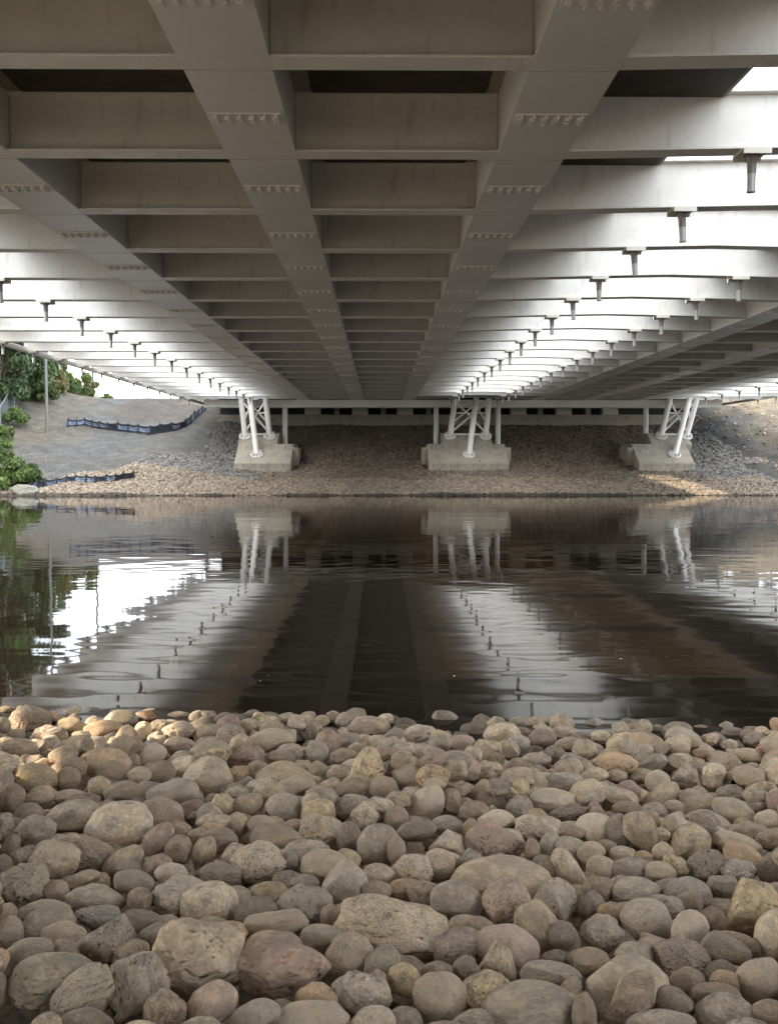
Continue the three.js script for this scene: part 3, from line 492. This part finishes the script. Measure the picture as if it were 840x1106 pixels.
// ------------------------------------------------------------------ the pile: cobbles settled one on another
// centre in the photograph, width and height there, tilt; tone, shape and, for some, what singles it out (its own place in the label of its neighbours)
const LIST = `
24 962 58 56 0 olive lump
7 988 24 24 0 tan egg
9 1008 34 36 0 tan egg
52 1000 60 38 10 grey egg
48 985 56 24 8 tan egg
69 1012 48 32 -5 tan egg
106 992 50 26 -8 blue lump
116 1022 62 66 -25 grey angular triangular grey cobble
152 999 44 26 -10 dark slab
104 973 66 28 3 grey slab
150 974 27 30 -30 brown egg
28 1036 62 40 22 grey egg
67 1034 40 36 0 tan egg
56 1062 96 50 -6 olive angular rugged olive boulder
142 1035 40 36 20 tan angular
88 1078 76 50 32 olive angular
150 1070 64 72 0 grey angular upright grey wedge
172 1018 50 36 22 dark slab
-2 1071 18 40 0 olive egg
94 1106 56 30 0 olive egg
50 1110 34 30 0 tan egg
178 1095 46 44 0 brown angular
214 1033 98 84 0 tan lump big creased tan boulder
226 979 62 44 14 pale slab cracked pale cobble
228 1086 60 46 45 pink egg
277 986 46 34 0 dark egg
329 982 60 50 0 grey lump
297 1000 72 27 8 tan slab long flat tan cobble
296 1018 60 22 0 tan egg
347 1014 46 24 0 pale slab
304 1050 104 70 -4 red angular big red-brown boulder
378 1035 52 54 0 tan egg
390 1076 66 48 -10 grey lump
407 1060 22 24 0 pink egg
278 1098 52 34 0 grey egg
335 1102 84 36 5 pale egg
404 1108 50 40 0 pale egg
302 1089 26 18 0 brown egg
423 1006 124 74 -8 tan lump largest tan boulder
358 992 24 32 0 brown egg
493 975 56 46 0 grey egg
462 966 44 24 0 tan angular
547 975 52 52 0 pink lump pink granite cobble
513 1001 38 20 0 brown egg
494 1025 54 36 15 purple angular
547 1025 72 50 -14 pink egg smooth pinkish boulder
582 1003 60 40 -50 tan slab
600 973 48 48 0 grey angular
607 1010 30 30 0 dark egg
503 1047 30 28 0 dark lump
472 1050 34 22 0 tan egg
436 1058 34 37 0 gold egg golden round cobble
476 1078 62 54 -20 tan egg
536 1042 42 46 0 tan angular cone-shaped tan cobble
527 1077 62 52 -12 gold lump
576 1092 110 58 6 olive egg wide pale olive boulder
595 1054 66 22 -4 grey slab
600 1036 34 18 0 dark egg
617 1072 30 32 0 tan angular
625 1039 26 28 0 brown egg
650 1009 48 40 0 grey lump speckled grey cobble
437 1104 38 30 0 dark egg
686 964 54 32 4 grey egg
740 966 52 34 6 blue egg
660 986 32 22 0 orange egg
697 995 54 46 0 grey egg
718 980 40 28 0 grey lump
745 975 28 26 0 brown egg
745 1008 50 38 75 pale egg upright pale egg-shaped cobble
814 984 74 64 15 gold angular rust-streaked yellow boulder
770 993 28 24 0 brown egg
785 1029 56 30 -24 olive slab
838 1012 46 56 0 pale egg
735 1039 62 48 -10 purple angular rough purple cobble
702 1027 38 24 10 pink slab
685 1034 42 30 0 grey egg
640 1040 40 30 -15 brown egg
677 1070 88 72 0 pale egg big rounded pale boulder
686 1078 58 40 55 brown angular
742 1064 40 36 0 brown egg brown ball-shaped cobble
778 1050 34 24 0 dark egg
782 1061 32 24 0 orange egg
820 1061 56 48 60 pale egg
772 1078 56 24 5 brown slab
782 1094 62 38 0 grey egg
728 1086 44 32 -20 dark slab
832 1098 46 36 0 tan egg
714 1108 76 30 0 grey egg
806 1113 50 24 0 pale egg
630 1095 26 44 0 brown egg
812 1023 24 18 0 brown egg
38 841 48 34 0 gold egg
74 842 26 28 0 brown egg
12 863 30 34 0 brown egg
29 881 36 26 15 brown egg
39 900 44 38 0 grey lump
11 917 32 18 75 brown egg
24 925 25 18 0 pale angular
81 882 58 34 8 grey egg
43 862 32 14 0 tan egg
75 860 36 14 0 tan egg
90 864 38 14 0 brown egg
129 893 72 54 10 pale egg pitted pale boulder
174 880 48 38 0 tan egg
186 860 58 28 16 grey slab
108 851 25 26 0 tan egg
134 856 42 24 12 brown egg
60 931 54 44 0 tan lump
96 926 54 44 -35 brown angular leaning brown cobble
133 930 48 26 35 tan egg
170 907 42 26 45 red egg
193 918 30 32 0 brown egg
171 936 32 26 0 brown egg
139 938 32 16 -10 dark egg
145 953 44 26 -8 grey egg
185 944 35 22 0 pale egg
190 972 54 46 0 grey lump
62 963 26 24 0 tan egg
91 950 36 18 10 tan egg
196 897 22 14 0 tan egg
4 893 20 28 0 grey egg
3 935 20 24 0 brown egg
224 841 54 46 0 tan egg large dome-shaped tan cobble
240 870 24 26 0 tan egg
256 857 24 16 0 pale egg
266 870 36 24 22 tan egg
257 890 22 26 0 tan egg
232 890 40 22 0 pale lump
221 919 32 25 65 tan egg
235 908 40 28 0 brown egg
282 891 31 20 0 tan egg
298 907 54 28 -12 brown slab
306 873 38 32 0 grey egg
291 856 34 24 0 tan egg
320 850 42 24 0 tan egg
344 878 36 26 10 gold slab
346 899 46 42 0 tan lump
279 932 60 46 -6 pale lump speckled pale boulder
354 939 58 40 -8 tan egg
374 957 48 42 48 grey slab banded grey cobble
407 945 34 24 0 pale egg
409 913 46 46 0 grey egg
394 882 32 32 0 pale lump
377 905 26 36 0 dark egg
378 853 42 22 18 brown egg
238 947 44 30 0 dark angular
290 965 44 24 0 gold egg
329 953 32 16 0 grey egg
312 929 20 18 0 grey egg
316 894 24 18 0 brown egg
330 926 20 20 0 brown egg
406 962 34 22 0 tan egg
413 853 34 28 0 brown egg
373 872 26 22 60 grey egg
461 869 46 34 58 pale egg upright pale oval cobble
450 897 42 22 6 dark egg
483 892 34 22 0 grey egg
487 867 22 30 0 brown egg
483 912 40 28 0 pale angular notched pale cobble
534 913 64 44 -5 red angular broad reddish cobble
536 888 40 26 0 pale egg
581 895 52 32 0 grey lump
574 919 16 28 0 brown egg
595 913 25 28 0 grey egg
617 917 36 24 -18 pale egg
613 941 52 26 -55 pale slab
592 939 22 26 0 brown egg
506 931 34 26 0 blue angular
539 928 26 12 0 brown egg
541 949 106 44 -3 tan egg broad flat tan boulder
446 940 42 36 0 pale lump
473 933 36 32 0 tan egg
437 960 36 20 -8 orange egg
428 920 20 34 0 brown egg
508 895 18 22 0 brown egg
512 877 32 24 0 brown egg
530 866 32 22 -12 brown egg
561 872 30 26 0 grey angular
600 866 56 26 -12 pale egg
612 879 40 18 8 dark lump
610 846 40 20 0 blue slab bluish slab
578 864 20 26 0 grey egg
428 884 26 28 0 brown egg
618 900 26 14 0 brown egg
642 896 42 34 0 pale egg smooth pale egg-shaped cobble
668 897 28 36 0 dark egg
692 897 46 34 -55 brown egg
728 893 29 28 0 pale egg
759 887 38 22 0 dark angular
745 909 42 34 35 tan egg orange-edged tan cobble
769 904 16 26 0 dark egg
797 912 54 22 -16 tan egg
804 929 52 30 -35 orange egg leaning orange-tan cobble
830 908 28 22 0 brown egg
830 886 32 22 0 pale egg
810 898 38 18 0 olive egg
792 877 50 28 -22 olive egg
755 870 34 20 15 tan slab
713 860 44 22 35 tan egg
728 871 22 14 -10 pale egg
744 861 28 18 0 tan egg
678 874 34 16 0 brown egg
667 861 44 20 -10 tan egg
710 845 28 26 0 pale egg
740 841 37 30 0 grey angular
770 841 32 34 0 pale angular
790 861 34 26 0 dark lump
672 923 29 19 0 pale egg
681 939 48 24 3 grey egg
713 944 34 26 -5 tan egg
730 936 34 22 -35 gold lump
764 938 40 42 0 dark lump banded dark cobble
796 943 38 28 0 blue lump speckled bluish cobble
832 940 30 36 0 dark egg
715 922 24 24 0 tan egg
693 925 20 12 0 orange egg
638 922 30 26 0 tan egg
648 937 30 28 0 tan egg
654 915 24 16 0 brown egg
645 962 34 32 0 brown lump
780 958 34 22 0 dark slab
638 978 30 30 0 dark egg
669 955 24 18 0 tan egg
728 957 46 14 0 dark egg
8 770 22 16 0 tan egg
33 779 46 34 8 brown angular sunlit brown angular cobble
4 785 16 22 0 tan egg
98 771 28 14 0 tan egg
129 765 40 24 -5 tan egg sunlit dome-shaped cobble
78 785 30 20 -6 gold egg
112 788 42 20 0 orange egg
131 778 36 22 0 pale egg
159 776 26 16 -8 rust egg rusty orange cobble
155 790 22 18 80 tan egg
194 775 26 14 0 grey egg
193 790 40 22 0 pale lump
87 806 28 24 0 grey angular
51 805 22 16 0 grey egg
163 818 36 24 42 pale egg
151 838 26 20 0 tan egg
176 836 28 28 0 brown egg
122 836 36 28 0 brown egg
21 809 40 24 0 tan egg
195 807 34 22 0 pink angular
292 801 48 28 0 tan egg
266 818 42 28 8 red angular reddish angular cobble
258 804 28 20 30 tan egg
337 790 24 24 0 dark lump
397 786 48 22 -3 pink slab
375 799 26 16 0 purple egg
394 810 28 16 0 tan egg
279 832 24 22 0 tan egg
369 836 32 20 0 tan egg
269 786 26 20 0 tan egg
219 783 26 14 0 grey egg
304 818 30 16 0 brown egg
342 814 26 28 0 grey egg
371 817 30 18 0 brown egg
226 791 28 18 0 brown egg
482 781 34 26 -38 tan egg leaning tan oval cobble
453 795 36 24 0 pale lump
542 795 40 28 8 tan egg
498 804 32 20 0 pink egg
548 811 26 22 0 tan egg
560 803 24 20 0 blue egg
585 798 30 22 0 red egg
608 792 32 16 0 grey egg
598 815 24 20 0 dark egg
579 821 32 16 0 grey egg
524 835 38 26 0 tan lump
532 822 26 24 0 brown angular
457 779 20 14 0 gold egg
614 804 30 16 0 tan lump
512 789 30 18 0 red egg
642 786 28 20 0 pale egg
756 789 26 12 0 orange egg
787 805 20 13 0 pale egg
815 800 26 18 0 pale egg
810 817 40 18 -6 tan egg
759 814 24 13 0 orange egg
704 826 34 16 30 grey slab
734 824 32 22 0 pale lump
642 839 30 20 0 pale egg
666 838 22 14 0 tan egg
709 790 20 14 0 pale egg
822 813 16 14 0 rust egg
750 782 20 10 0 tan egg
650 797 26 16 0 pale egg
790 793 28 14 0 grey slab`.trim().split('\n').map((l) => { const [x, y, w, h, t, tone, shape, ...note] = l.split(' '); return { px: +x, py: +y, w: +w, h: +h, tilt: +t, tone, shape, note: note.join(' ') }; });
const CELL = 0.015, FX0 = -6.2, FX1 = 6.2, FZ0 = -10.2, FZ1 = -0.9, FNX = Math.round((FX1 - FX0) / CELL), FNZ = Math.round((FZ1 - FZ0) / CELL);
const pile = new Float32Array(FNX * FNZ);
for (let j = 0; j < FNZ; j++) for (let i = 0; i < FNX; i++) pile[j * FNX + i] = bankY(FX0 + (i + 0.5) * CELL, FZ0 + (j + 0.5) * CELL) - 0.34;
// lower and upper side of a turned ellipsoid over the ground plane
function shapeOf(q, s) {
  const m = new THREE.Matrix4().makeRotationFromQuaternion(q).elements, a2 = [s.x * s.x, s.y * s.y, s.z * s.z];
  const S = (r, c) => m[r] * m[c] * a2[0] + m[4 + r] * m[4 + c] * a2[1] + m[8 + r] * m[8 + c] * a2[2];
  const xx = S(0, 0), xz = S(0, 2), zz = S(2, 2), xy = S(0, 1), zy = S(2, 1), yy = S(1, 1), det = xx * zz - xz * xz;
  const ixx = zz / det, ixz = -xz / det, izz = xx / det, kx = xy * ixx + zy * ixz, kz = xy * ixz + zy * izz, sy = yy - (xy * kx + zy * kz);
  return { rx: Math.sqrt(xx), rz: Math.sqrt(zz), ixx, ixz, izz, kx, kz, sy, hy: Math.sqrt(yy) };
}
function over(e, x, z, f) {
  const i0 = Math.max(0, Math.floor((x - e.rx - FX0) / CELL)), i1 = Math.min(FNX - 1, Math.ceil((x + e.rx - FX0) / CELL)), j0 = Math.max(0, Math.floor((z - e.rz - FZ0) / CELL)), j1 = Math.min(FNZ - 1, Math.ceil((z + e.rz - FZ0) / CELL));
  for (let j = j0; j <= j1; j++) for (let i = i0; i <= i1; i++) {
    const dx = FX0 + (i + 0.5) * CELL - x, dz = FZ0 + (j + 0.5) * CELL - z, r = 1 - (e.ixx * dx * dx + 2 * e.ixz * dx * dz + e.izz * dz * dz);
    if (r > 0) f(j * FNX + i, e.kx * dx + e.kz * dz, Math.sqrt(e.sy * r));
  }
}
const scratch = [];
function restY(e, x, z, give = 0.97) {                           // where the centre comes to rest, a few contact cells pressed in
  scratch.length = 0; over(e, x, z, (k, m, h) => { if (h > 0.25 * e.hy) scratch.push(pile[k] - (m - h)); });
  if (!scratch.length) return -9; scratch.sort((a, b) => a - b); return scratch[Math.min(scratch.length - 1, Math.floor(scratch.length * give))];
}
const stones = [];
function settle(st) { stones.push(st); over(st.e, st.p.x, st.p.z, (k, m, h) => { const t = st.p.y + m + h; if (t > pile[k]) pile[k] = t; }); }
const tones = ['tan', 'tan', 'tan', 'tan', 'grey', 'grey', 'grey', 'brown', 'brown', 'pale', 'pale', 'tan', 'pink', 'dark', 'olive', 'olive', 'red', 'gold', 'orange', 'grey', 'tan'];
const shapesR = ['egg', 'egg', 'egg', 'egg', 'lump', 'slab', 'angular'];
function randomStone(r) {
  const shape = pick(shapesR), s = V(r * rr(0.95, 1.45), r * rr(0.6, 0.95), r * rr(0.8, 1.1)); if (shape === 'slab') s.y *= 0.75;
  const q = new THREE.Quaternion().setFromEuler(new THREE.Euler(rr(-0.35, 0.35), rnd() * 6.28, rr(-0.35, 0.35)));
  return { q, s, e: shapeOf(q, s), tone: pick(tones), shape };
}
function dropRandom(x, z, r, tries, reach, limit) {
  const st = randomStone(r); let best = null;
  for (let i = 0; i < tries; i++) { const cx = x + rr(-reach, reach), cz = z + rr(-reach, reach), y = restY(st.e, cx, cz, 0.93), ov = y - bankY(cx, cz); if (y > -5 && (!best || ov < best[3])) best = [cx, y, cz, ov]; }
  if (!best || best[3] + st.e.hy > limit) return false;
  st.p = V(best[0], best[1], best[2]); if (limit > -0.05 && hides(st)) return false; settle(st); return true;
}
const inField = (far) => { const d = Math.sqrt(rr(0.9 ** 2, far ** 2)), w = 0.5 * d + 0.75; return [rr(-w, w), -d]; };
function hides(st) {                                              // would it cover the middle of a cobble that the photograph shows?
  const [sx, sy, sd] = project(st.p), r = st.s.x * FPX / sd * 0.8;
  for (const o of stones) if (o.listed && o.d > sd) { const u = (sx - o.px) / (o.w * 0.5 + r), v = (sy - o.py) / (o.h * 0.5 + r * 0.8); if (u * u + v * v < 0.62) return true; }
  return false;
}
for (let i = 0; i < 400; i++) { const [x, z] = inField(9.6); dropRandom(x, z, rr(0.07, 0.13), 6, 0.15, -0.11); }
LIST.sort((a, b) => a.py - b.py);
const camQ = SURVEY.turn;
for (const L of LIST) {
  const r = ray(L.px, L.py), roll = new THREE.Quaternion().setFromAxisAngle(V(0, 0, 1), L.tilt * Math.PI / 180), q = camQ.clone().multiply(roll);
  const fat = L.shape === 'slab' ? 0.8 : 0.95; let got = null;
  let t0 = 0; for (let t = 1; t < 14; t += 0.02) { const p = SURVEY.eye.clone().addScaledVector(r, t); if (p.y < bankY(p.x, p.z) + 0.16) { t0 = t; break; } }
  if (!t0) t0 = 10;
  for (let t = t0; t < t0 + 1.6; t += 0.02) {
    const p = SURVEY.eye.clone().addScaledVector(r, t), k = t / FPX * 0.5 * 1.03, s = V(L.w * k, L.h * k, (L.w * 0.45 + L.h * 0.55) * k * fat), e = shapeOf(q, s), y = restY(e, p.x, p.z, 0.9);
    got = { ...L, q, s, e, p, d: t, listed: true };
    if (p.y <= y || p.y < bankY(p.x, p.z) - 0.1) break;
  }
  settle(got);
}
for (let i = 0; i < 9000; i++) { const [x, z] = inField(9.4), d = -z, far = d > 5.3; dropRandom(x, z, far ? rr(0.06, 0.15) : rr(0.045, i < 3000 ? 0.1 : 0.075), 7, 0.12, (far ? 0.09 : 0.045) + rr(-0.03, 0.03)); }
// what each shows in the photograph's frame
const sx = new Float32Array(840 * 1106).fill(1e9), own = new Int32Array(840 * 1106).fill(-1);
stones.forEach((st, n) => {
  const [x, y, d] = project(st.p), f = FPX / d; if (d < 0.3) return; st.sx = x; st.sy = y; st.d = d;
  const inv = st.q.clone().invert(), X = right.clone().applyQuaternion(inv), U = upv.clone().applyQuaternion(inv), s2 = (v) => (v.x * st.s.x) ** 2 + (v.y * st.s.y) ** 2 + (v.z * st.s.z) ** 2;
  const a = Math.sqrt(s2(X)) * f, b = Math.sqrt(s2(U)) * f; st.sw = a; st.sh = b; st.depth = d;
  for (let j = Math.max(0, Math.floor(y - b)); j <= Math.min(1105, y + b); j++) for (let i = Math.max(0, Math.floor(x - a)); i <= Math.min(839, x + a); i++) { const u = (i - x) / a, v = (j - y) / b, r = 1 - u * u - v * v; if (r > 0) { const dd = d - Math.sqrt(r) * a / f * 0.9; if (dd < sx[j * 840 + i]) { sx[j * 840 + i] = dd; own[j * 840 + i] = n; } } }
});
stones.forEach((s) => { s.seen = 0; }); for (const n of own) if (n >= 0) stones[n].seen++;
const shown = stones.map((s, n) => [s.seen + (s.note ? 1e6 : 0), n]).sort((a, b) => b[0] - a[0]).slice(0, 300).map(([, n]) => stones[n]);
// labels: look, then where it lies among the few that stand out
const anchors = shown.filter((s) => s.note), words = { tan: 'tan', grey: 'grey', brown: 'brown', pale: 'pale', pink: 'pinkish', gold: 'yellowish', dark: 'dark grey', rust: 'rusty orange', blue: 'bluish grey', olive: 'olive grey', red: 'reddish brown', purple: 'purplish brown', orange: 'orange-tan' };
const taken = new Set(), GROUP = 'cobbles on the near bank';
const size = (s) => { const m = Math.max(s.s.x, s.s.y); return m < 0.085 ? 'small' : m < 0.13 ? 'medium' : 'large'; };
const form = (s) => { const a = s.s.x / s.s.y; if (s.shape === 'angular') return 'angular'; if (s.shape === 'slab') return 'flat'; if (s.shape === 'lump') return 'lumpy'; return a > 1.6 ? 'long oval' : a > 1.2 ? 'oval' : 'round'; };
const where = (s, a) => { const dx = s.sx - a.sx, dy = s.sy - a.sy, out = []; if (Math.abs(dy) > Math.abs(dx) * 0.45) out.push(dy > 0 ? 'in front' : 'behind'); if (Math.abs(dx) > Math.abs(dy) * 0.45) out.push(dx > 0 ? 'right' : 'left'); return out.includes('right') || out.includes('left') ? (out.length > 1 ? out[0] + ' and ' + out[1] + ' of' : out[0] + ' of') : out[0] === 'in front' ? 'in front of' : 'behind'; };
const dist = (s, a) => Math.hypot(s.sx - a.sx, (s.sy - a.sy) * 1.3);
function labelOf(s) {
  if (s.note) { const l = s.note + ' on the near cobble bank'; taken.add(l); return l; }
  const near = anchors.slice().sort((a, b) => dist(s, a) - dist(s, b)), look = `${size(s)} ${words[s.tone]} ${form(s)} cobble`;
  const far = (a) => (dist(s, a) < 75 ? 'just ' : '');
  for (let i = 0; i < 3; i++) { const l = `${look} ${far(near[i])}${where(s, near[i])} the ${near[i].note}`; if (!taken.has(l) && l.split(' ').length < 17) { taken.add(l); return l; } }
  for (let i = 0; i < 5; i++) for (let j = i + 1; j < 6; j++) { const l = `${words[s.tone]} ${form(s)} cobble between the ${near[i].note} and the ${near[j].note}`; if (!taken.has(l) && l.split(' ').length < 17) { taken.add(l); return l; } }
  const l = `${look} ${where(s, near[0])} the ${near[0].note}`; taken.add(l); return l;
}
function dress(s, n) {
  const list = SHAPES[s.shape], dark = { speckle: 0, mottle: 1, band: 2, plain: 3, dusty: 4 };
  s.geo = list[(n + (/red-brown/.test(s.note ?? '') ? 3 : 0)) % list.length]; const note = s.note ?? '';
  const skin = /speckled|granite/.test(note) ? 0 : /banded/.test(note) ? 2 : /smooth|egg/.test(note) ? 3 : [0, 1, 4, 4, 1, 3, 4, 2, 0, 3][(n * 7) % 10]; void dark;
  s.skin = skin; const wet = s.p.y < 0.03 + 0.03 * Math.sin(s.p.x * 3); s.mat = stoneMaterial(s.tone, skin, wet ? -3 : rr(-1, 1)); s.wet = wet;
}
stones.forEach(dress);
const own2 = new Set(shown);
shown.sort((a, b) => (b.note ? 1 : 0) - (a.note ? 1 : 0) || a.sy - b.sy);
for (const s of shown) { const m = tag(mesh('cobble', s.geo, s.mat), labelOf(s), 'cobble', GROUP); m.position.copy(s.p); m.quaternion.copy(s.q); m.scale.copy(s.s); }
{ // the rest of the bank, past the three hundred that show largest
  const bed = new THREE.Group(); bed.name = 'cobble_bed'; bed.userData.kind = 'stuff'; scene.add(bed); const lots = new Map();
  for (const s of stones) if (!own2.has(s)) { const k = s.shape + (stones.indexOf(s) % 2) + s.skin; if (!lots.has(k)) lots.set(k, []); lots.get(k).push(s); }
  const skinOf = SKINS.map(([map, bumpMap]) => std([1, 1, 1], 0.88, { map, bumpMap, bumpScale: 0.005 })), m = new THREE.Matrix4();
  for (const [, list] of lots) { const im = shadowed(new THREE.InstancedMesh(list[0].geo, skinOf[list[0].skin], list.length)); im.name = 'cobbles'; im.userData.kind = 'stuff'; list.forEach((s, i) => { im.setMatrixAt(i, m.compose(s.p, s.q, s.s)); const v = rr(0.85, 1.18) / 0.66 * (s.wet ? 0.5 : 1); im.setColorAt(i, new THREE.Color().setRGB(...TONES[s.tone].map((c, i) => c * v * [1.25, 1.13, 1.06][i]))); }); bed.add(im); }
}
console.log('stones', stones.length, 'taken', taken.size, 'least shown', Math.min(...shown.map((s) => s.seen)), 'listed hidden', stones.filter((s) => s.listed && s.seen < 20).length);
{ // flecks of foam drifting on the water
  const g = new THREE.CircleGeometry(1, 7).rotateX(-Math.PI / 2), im = shadowed(new THREE.InstancedMesh(g, std([0.75, 0.72, 0.64], 0.8), 40)), m = new THREE.Matrix4(), q = new THREE.Quaternion();
  for (let i = 0; i < 40; i++) { const d = 8.6 + 9 * rnd() ** 1.5, x = rr(-0.45, 0.5) * d, r = rr(0.003, 0.011); im.setMatrixAt(i, m.compose(V(x, 0.004, -d), q, V(r * rr(1, 2), 1, r))); }
  im.name = 'foam'; im.userData.kind = 'stuff'; scene.add(im);
}
renderer.render(scene, camera);
